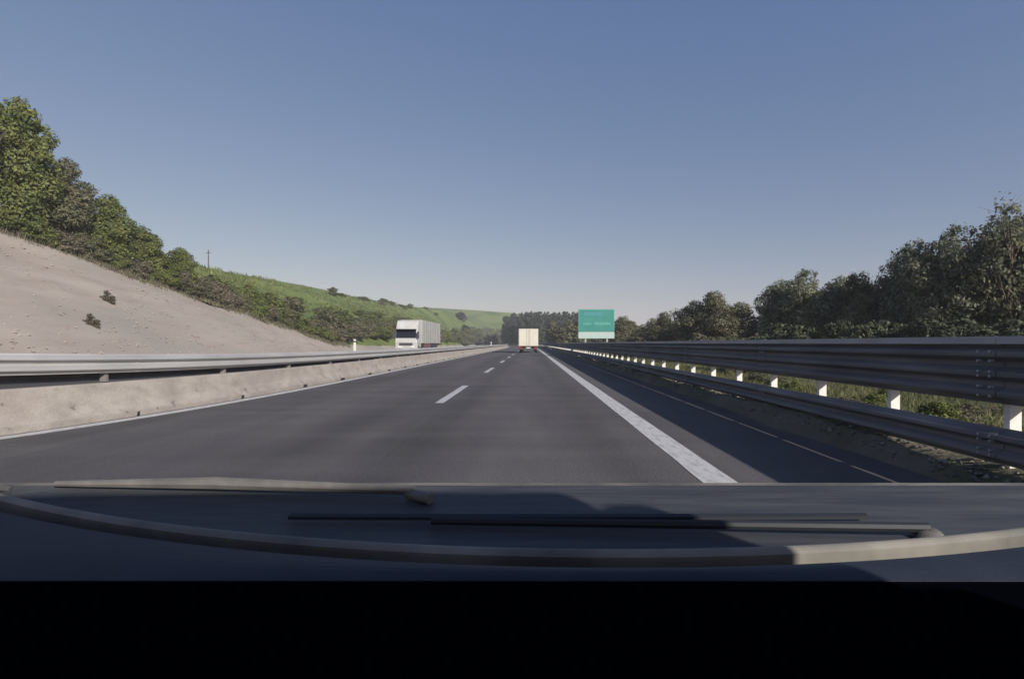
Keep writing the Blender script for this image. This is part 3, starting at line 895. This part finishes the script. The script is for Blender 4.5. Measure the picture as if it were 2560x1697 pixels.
# windscreen and side windows
ws = MB(); 
def slab(mb, pts4, off):
    a, b, c, d = [Vector(p) for p in pts4]
    n = (b - a).cross(d - a).normalized() * off
    vs = [a, b, c, d, a + n, b + n, c + n, d + n]
    mb.add(vs, [(0,3,2,1),(4,5,6,7),(0,1,5,4),(1,2,6,5),(2,3,7,6),(3,0,4,7)])
slab(ws, [(-1.12, -.0, 1.86), (1.12, -.0, 1.86), (1.10, .27, 2.74), (-1.10, .27, 2.74)], .045)
ws.build('windscreen', M['glass'], tr)
for s in (1, -1):
    sw = MB(); a = [(.22, 1.9), (1.12, 1.82), (1.12, 2.6), (.42, 2.62)]
    sw.prism(a, s * 1.225 if s > 0 else -1.245, 1.245 if s > 0 else -1.225).build('side_window', M['glass'], tr)
    mm = MB().box(s * 1.26, s * 1.44, -.12, .02, 1.75, 2.55) if s > 0 else MB().box(-1.44, -1.26, -.12, .02, 1.75, 2.55)
    mm.build('mirror', M['chassis'], tr)
    MB().box(s * .72 - .22, s * .72 + .22, -.075, .0, .72, .92).build('headlight', M['headlamp'], tr, .02)
MB().box(-1.2, 1.2, -.10, .05, .38, .62).build('bumper', M['chassis'], tr, .02)
MB().box(-.75, .75, -.085, .0, 1.02, 1.30).build('grille', M['chassis'], tr)
MB().box(-1.15, 1.15, -.25, .42, 2.78, 2.86).build('sun_visor', M['glass'], tr, .01)
# trailer
MB().box(-1.27, 1.27, 2.75, 15.6, 1.25, 4.0).build('trailer_box', M['tarp'], tr, .03)
ribs = MB()
for k in range(1, 10):
    ribs.box(1.272, 1.285, 2.75 + k * 1.28, 2.79 + k * 1.28, 1.3, 3.95)
ribs.build('curtain_strap', M['chassis'], tr)
MB().box(-1.1, 1.1, 2.4, 15.5, .95, 1.22).build('chassis', M['chassis'], tr)
MB().box(1.13, 1.2, 4.6, 8.5, .55, 1.2).build('side_guard', M['maroon'], tr)
MB().box(-1.2, -1.13, 4.6, 8.5, .55, 1.2).build('side_guard', M['maroon'], tr)
for s in (-1, 1):
    for yy in (1.35, 4.0): wheel(tr, s * 1.05, yy)
    for yy in (10.6, 11.9, 13.2): wheel(tr, s * 1.05, yy)

# lorry ahead, seen from behind
ah = empty('lorry', (px2x(1321, 70), 70.0, 0.0)); tag(ah, 'cream box lorry driving ahead, seen from behind at the end of the road', 'lorry')
MB().box(-1.27, 1.27, 0, 7.2, .88, 3.12).build('box_body', M['cream_body'], ah, .03)
for s in (-1, 1):
    d_ = MB().box(min(s * .02, s * 1.2), max(s * .02, s * 1.2), -.04, -.003, .95, 3.06).build('rear_door', M['cream_body'], ah, .01)
    MB().tube((s * .2, -.06, 1.0), (s * .2, -.06, 3.02), .02).build('lock_rod', M['steel'], d_)
    MB().box(s * .95 - .18, s * .95 + .18, -.05, .1, .62, .76).build('tail_light', M['red_lamp'], ah)
    MB().box(s * .9 - .25, s * .9 + .25, .35, .38, .2, .85).build('mud_flap', M['rubber'], ah)
    for yy in (1.4, 6.9): wheel(ah, s * 1.02, yy, .48)
MB().box(-1.15, 1.15, .02, .14, .42, .56).build('underrun_bar', M['chassis'], ah)
MB().box(-.45, .45, .1, 8.2, .6, .88).build('chassis', M['chassis'], ah)
MB().box(-.26, .26, -.01, .015, .60, .72).build('number_plate', M['white_plastic'], ah)
MB().prism([(7.35, .55), (7.35, 2.6), (7.9, 2.65), (8.7, 1.8), (9.1, 1.5), (9.15, .55)], -1.1, 1.1).build('cab', M['cream_body'], ah, .05)

# ------------------------------------------------------------------ own car: dashboard, cowl, wipers
car = empty('own_car', (0, 0, 0)); tag(car, 'dark dashboard, wipers and cowl of the car along the bottom of the view', 'car')
def e_(x): return 0.5485 - 0.054 * x + 0.284 * x * x
DZ = 1.03
def band(name, f0, f1, z0, z1, m, thick=0.02, n=60, X=.84, prof=0.0, parent=car, x0=None, x1=None):
    vs, fs = [], []
    xa = -X if x0 is None else x0; xb = X if x1 is None else x1
    ns = 7
    for i in range(n + 1):
        x = xa + (xb - xa) * i / n
        a, b = f0(x), max(f1(x), f0(x) + .001)
        for j in range(ns):
            u = j / (ns - 1)
            z = z0 + (z1 - z0) * u + prof * math.sin(math.pi * u)
            vs.append((x, a + (b - a) * u, z))
        vs.append((x, b, min(z0, z1) - thick)); vs.append((x, a, min(z0, z1) - thick))
    k = ns + 2
    for i in range(n):
        for j in range(k):
            p = i * k + j; q = i * k + (j + 1) % k
            fs.append((p, q, q + k, p + k))
    fs.append(tuple(range(k))); fs.append(tuple(range(n * k + k - 1, n * k - 1, -1)))
    mb = MB(); mb.smooth = False; mb.add(vs, fs)
    return mb.build(name, m, parent)
band('dashboard', lambda x: .504, lambda x: e_(x) - .016, DZ - .001, DZ, M['dash'], .25, prof=.003)  # front strip carries the painted navy sheen, the pad behind stays black
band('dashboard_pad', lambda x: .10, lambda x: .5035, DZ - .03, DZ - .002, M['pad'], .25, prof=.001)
band('dashboard_slot', lambda x: e_(x) - .0155, lambda x: e_(x) + .014, DZ - .06, DZ - .06, M['pad'], .05)
band('windscreen_trim', lambda x: e_(x) + .0145, lambda x: e_(x) + .030, DZ - .002, DZ, M['dash_trim'], .02, prof=.004)
band('cowl_panel', lambda x: e_(x) + .031, lambda x: .791, DZ - .006, DZ + .012, M['cowl'], .05, prof=-.004)
lv = band('cowl_louvre', lambda x: .665 + .03 * x * x, lambda x: .672 + .03 * x * x, DZ + .006, DZ + .008, M['wiper_dark'], .004, x0=-.30, x1=.42, parent=car)
# left wiper: dusty blade lying along the base of the windscreen
w1 = MB(); w1.tube((-.69, .785, DZ + .016), (-.45, .772, DZ + .020), .004, .009, 8); w1.tube((-.45, .772, DZ + .020), (-.16, .742, DZ + .018), .009, .006, 8)
w1.build('wiper_blade', M['wiper'], car)
w2 = MB(); w2.tube((-.17, .745, DZ + .014), (-.135, .730, DZ + .010), .007, .008, 16); w2.build('wiper_joint', M['wiper'], car)
w4 = MB(); w4.tube((-.12, .655, DZ + .005), (.46, .625, DZ + .007), .005, .006, 8); w4.build('wiper_arm', M['wiper_dark'], car)
pv = MB(); pv.tube((.46, .625, DZ - .005), (.46, .625, DZ + .006), .020, .011, 26); pv.build('wiper_pivot', M['wiper'], car, .004)
band('cowl_seal', lambda x: .792, lambda x: .80, DZ + .010, DZ + .0135, M['dust'], .006)
MB().prism([(-1.5, .34), (-1.5, .96), (.10, .96), (.79, .965), (1.3, .86), (1.72, .70), (1.84, .55), (1.86, .34)], -.86, .86).build('bonnet_and_doors', M['car_paint'], car, .03)
for s_ in (-1, 1):
    for yy in (1.25, -1.1): wheel(car, s_ * .80, yy, .31, .2)
# roof and side pieces out of view, added to keep the dashboard in shade
rf = MB(); rf.box(-.72, .72, -1.5, -.08, 1.50, 1.56); rf.build('shade_roof', M['dash'], car, .02)
for s_ in (-1, 1):
    MB().box(min(s_ * .722, s_ * .80), max(s_ * .722, s_ * .80), -1.5, -.08, 1.36, 1.53).build('shade_roof_rail', M['dash'], car, .02)
    MB().box(min(s_ * .75, s_ * .82), max(s_ * .75, s_ * .82), -.55, -.05, .5, 1.36).build('shade_pillar', M['dash'], car, .01)

# ------------------------------------------------------------------ haze
hz = MB().box(-3100, 3100, -900, 4600, -1.9, 48).mesh('haze', M['dash'])
hz.materials.clear()
hm = bpy.data.materials.new('haze_air'); hm.use_nodes = True
hm.node_tree.nodes.clear()
ho = hm.node_tree.nodes.new('ShaderNodeOutputMaterial'); hv = hm.node_tree.nodes.new('ShaderNodeVolumePrincipled')
hv.inputs['Color'].default_value = (0.9, 0.93, 1.0, 1)
hv.inputs['Density'].default_value = 0.0006
hm.node_tree.links.new(hv.outputs[0], ho.inputs['Volume'])
hz.materials.append(hm)
tag(link('haze', hz), 'thin pale haze in the air over the whole motorway', 'haze', kind='stuff')
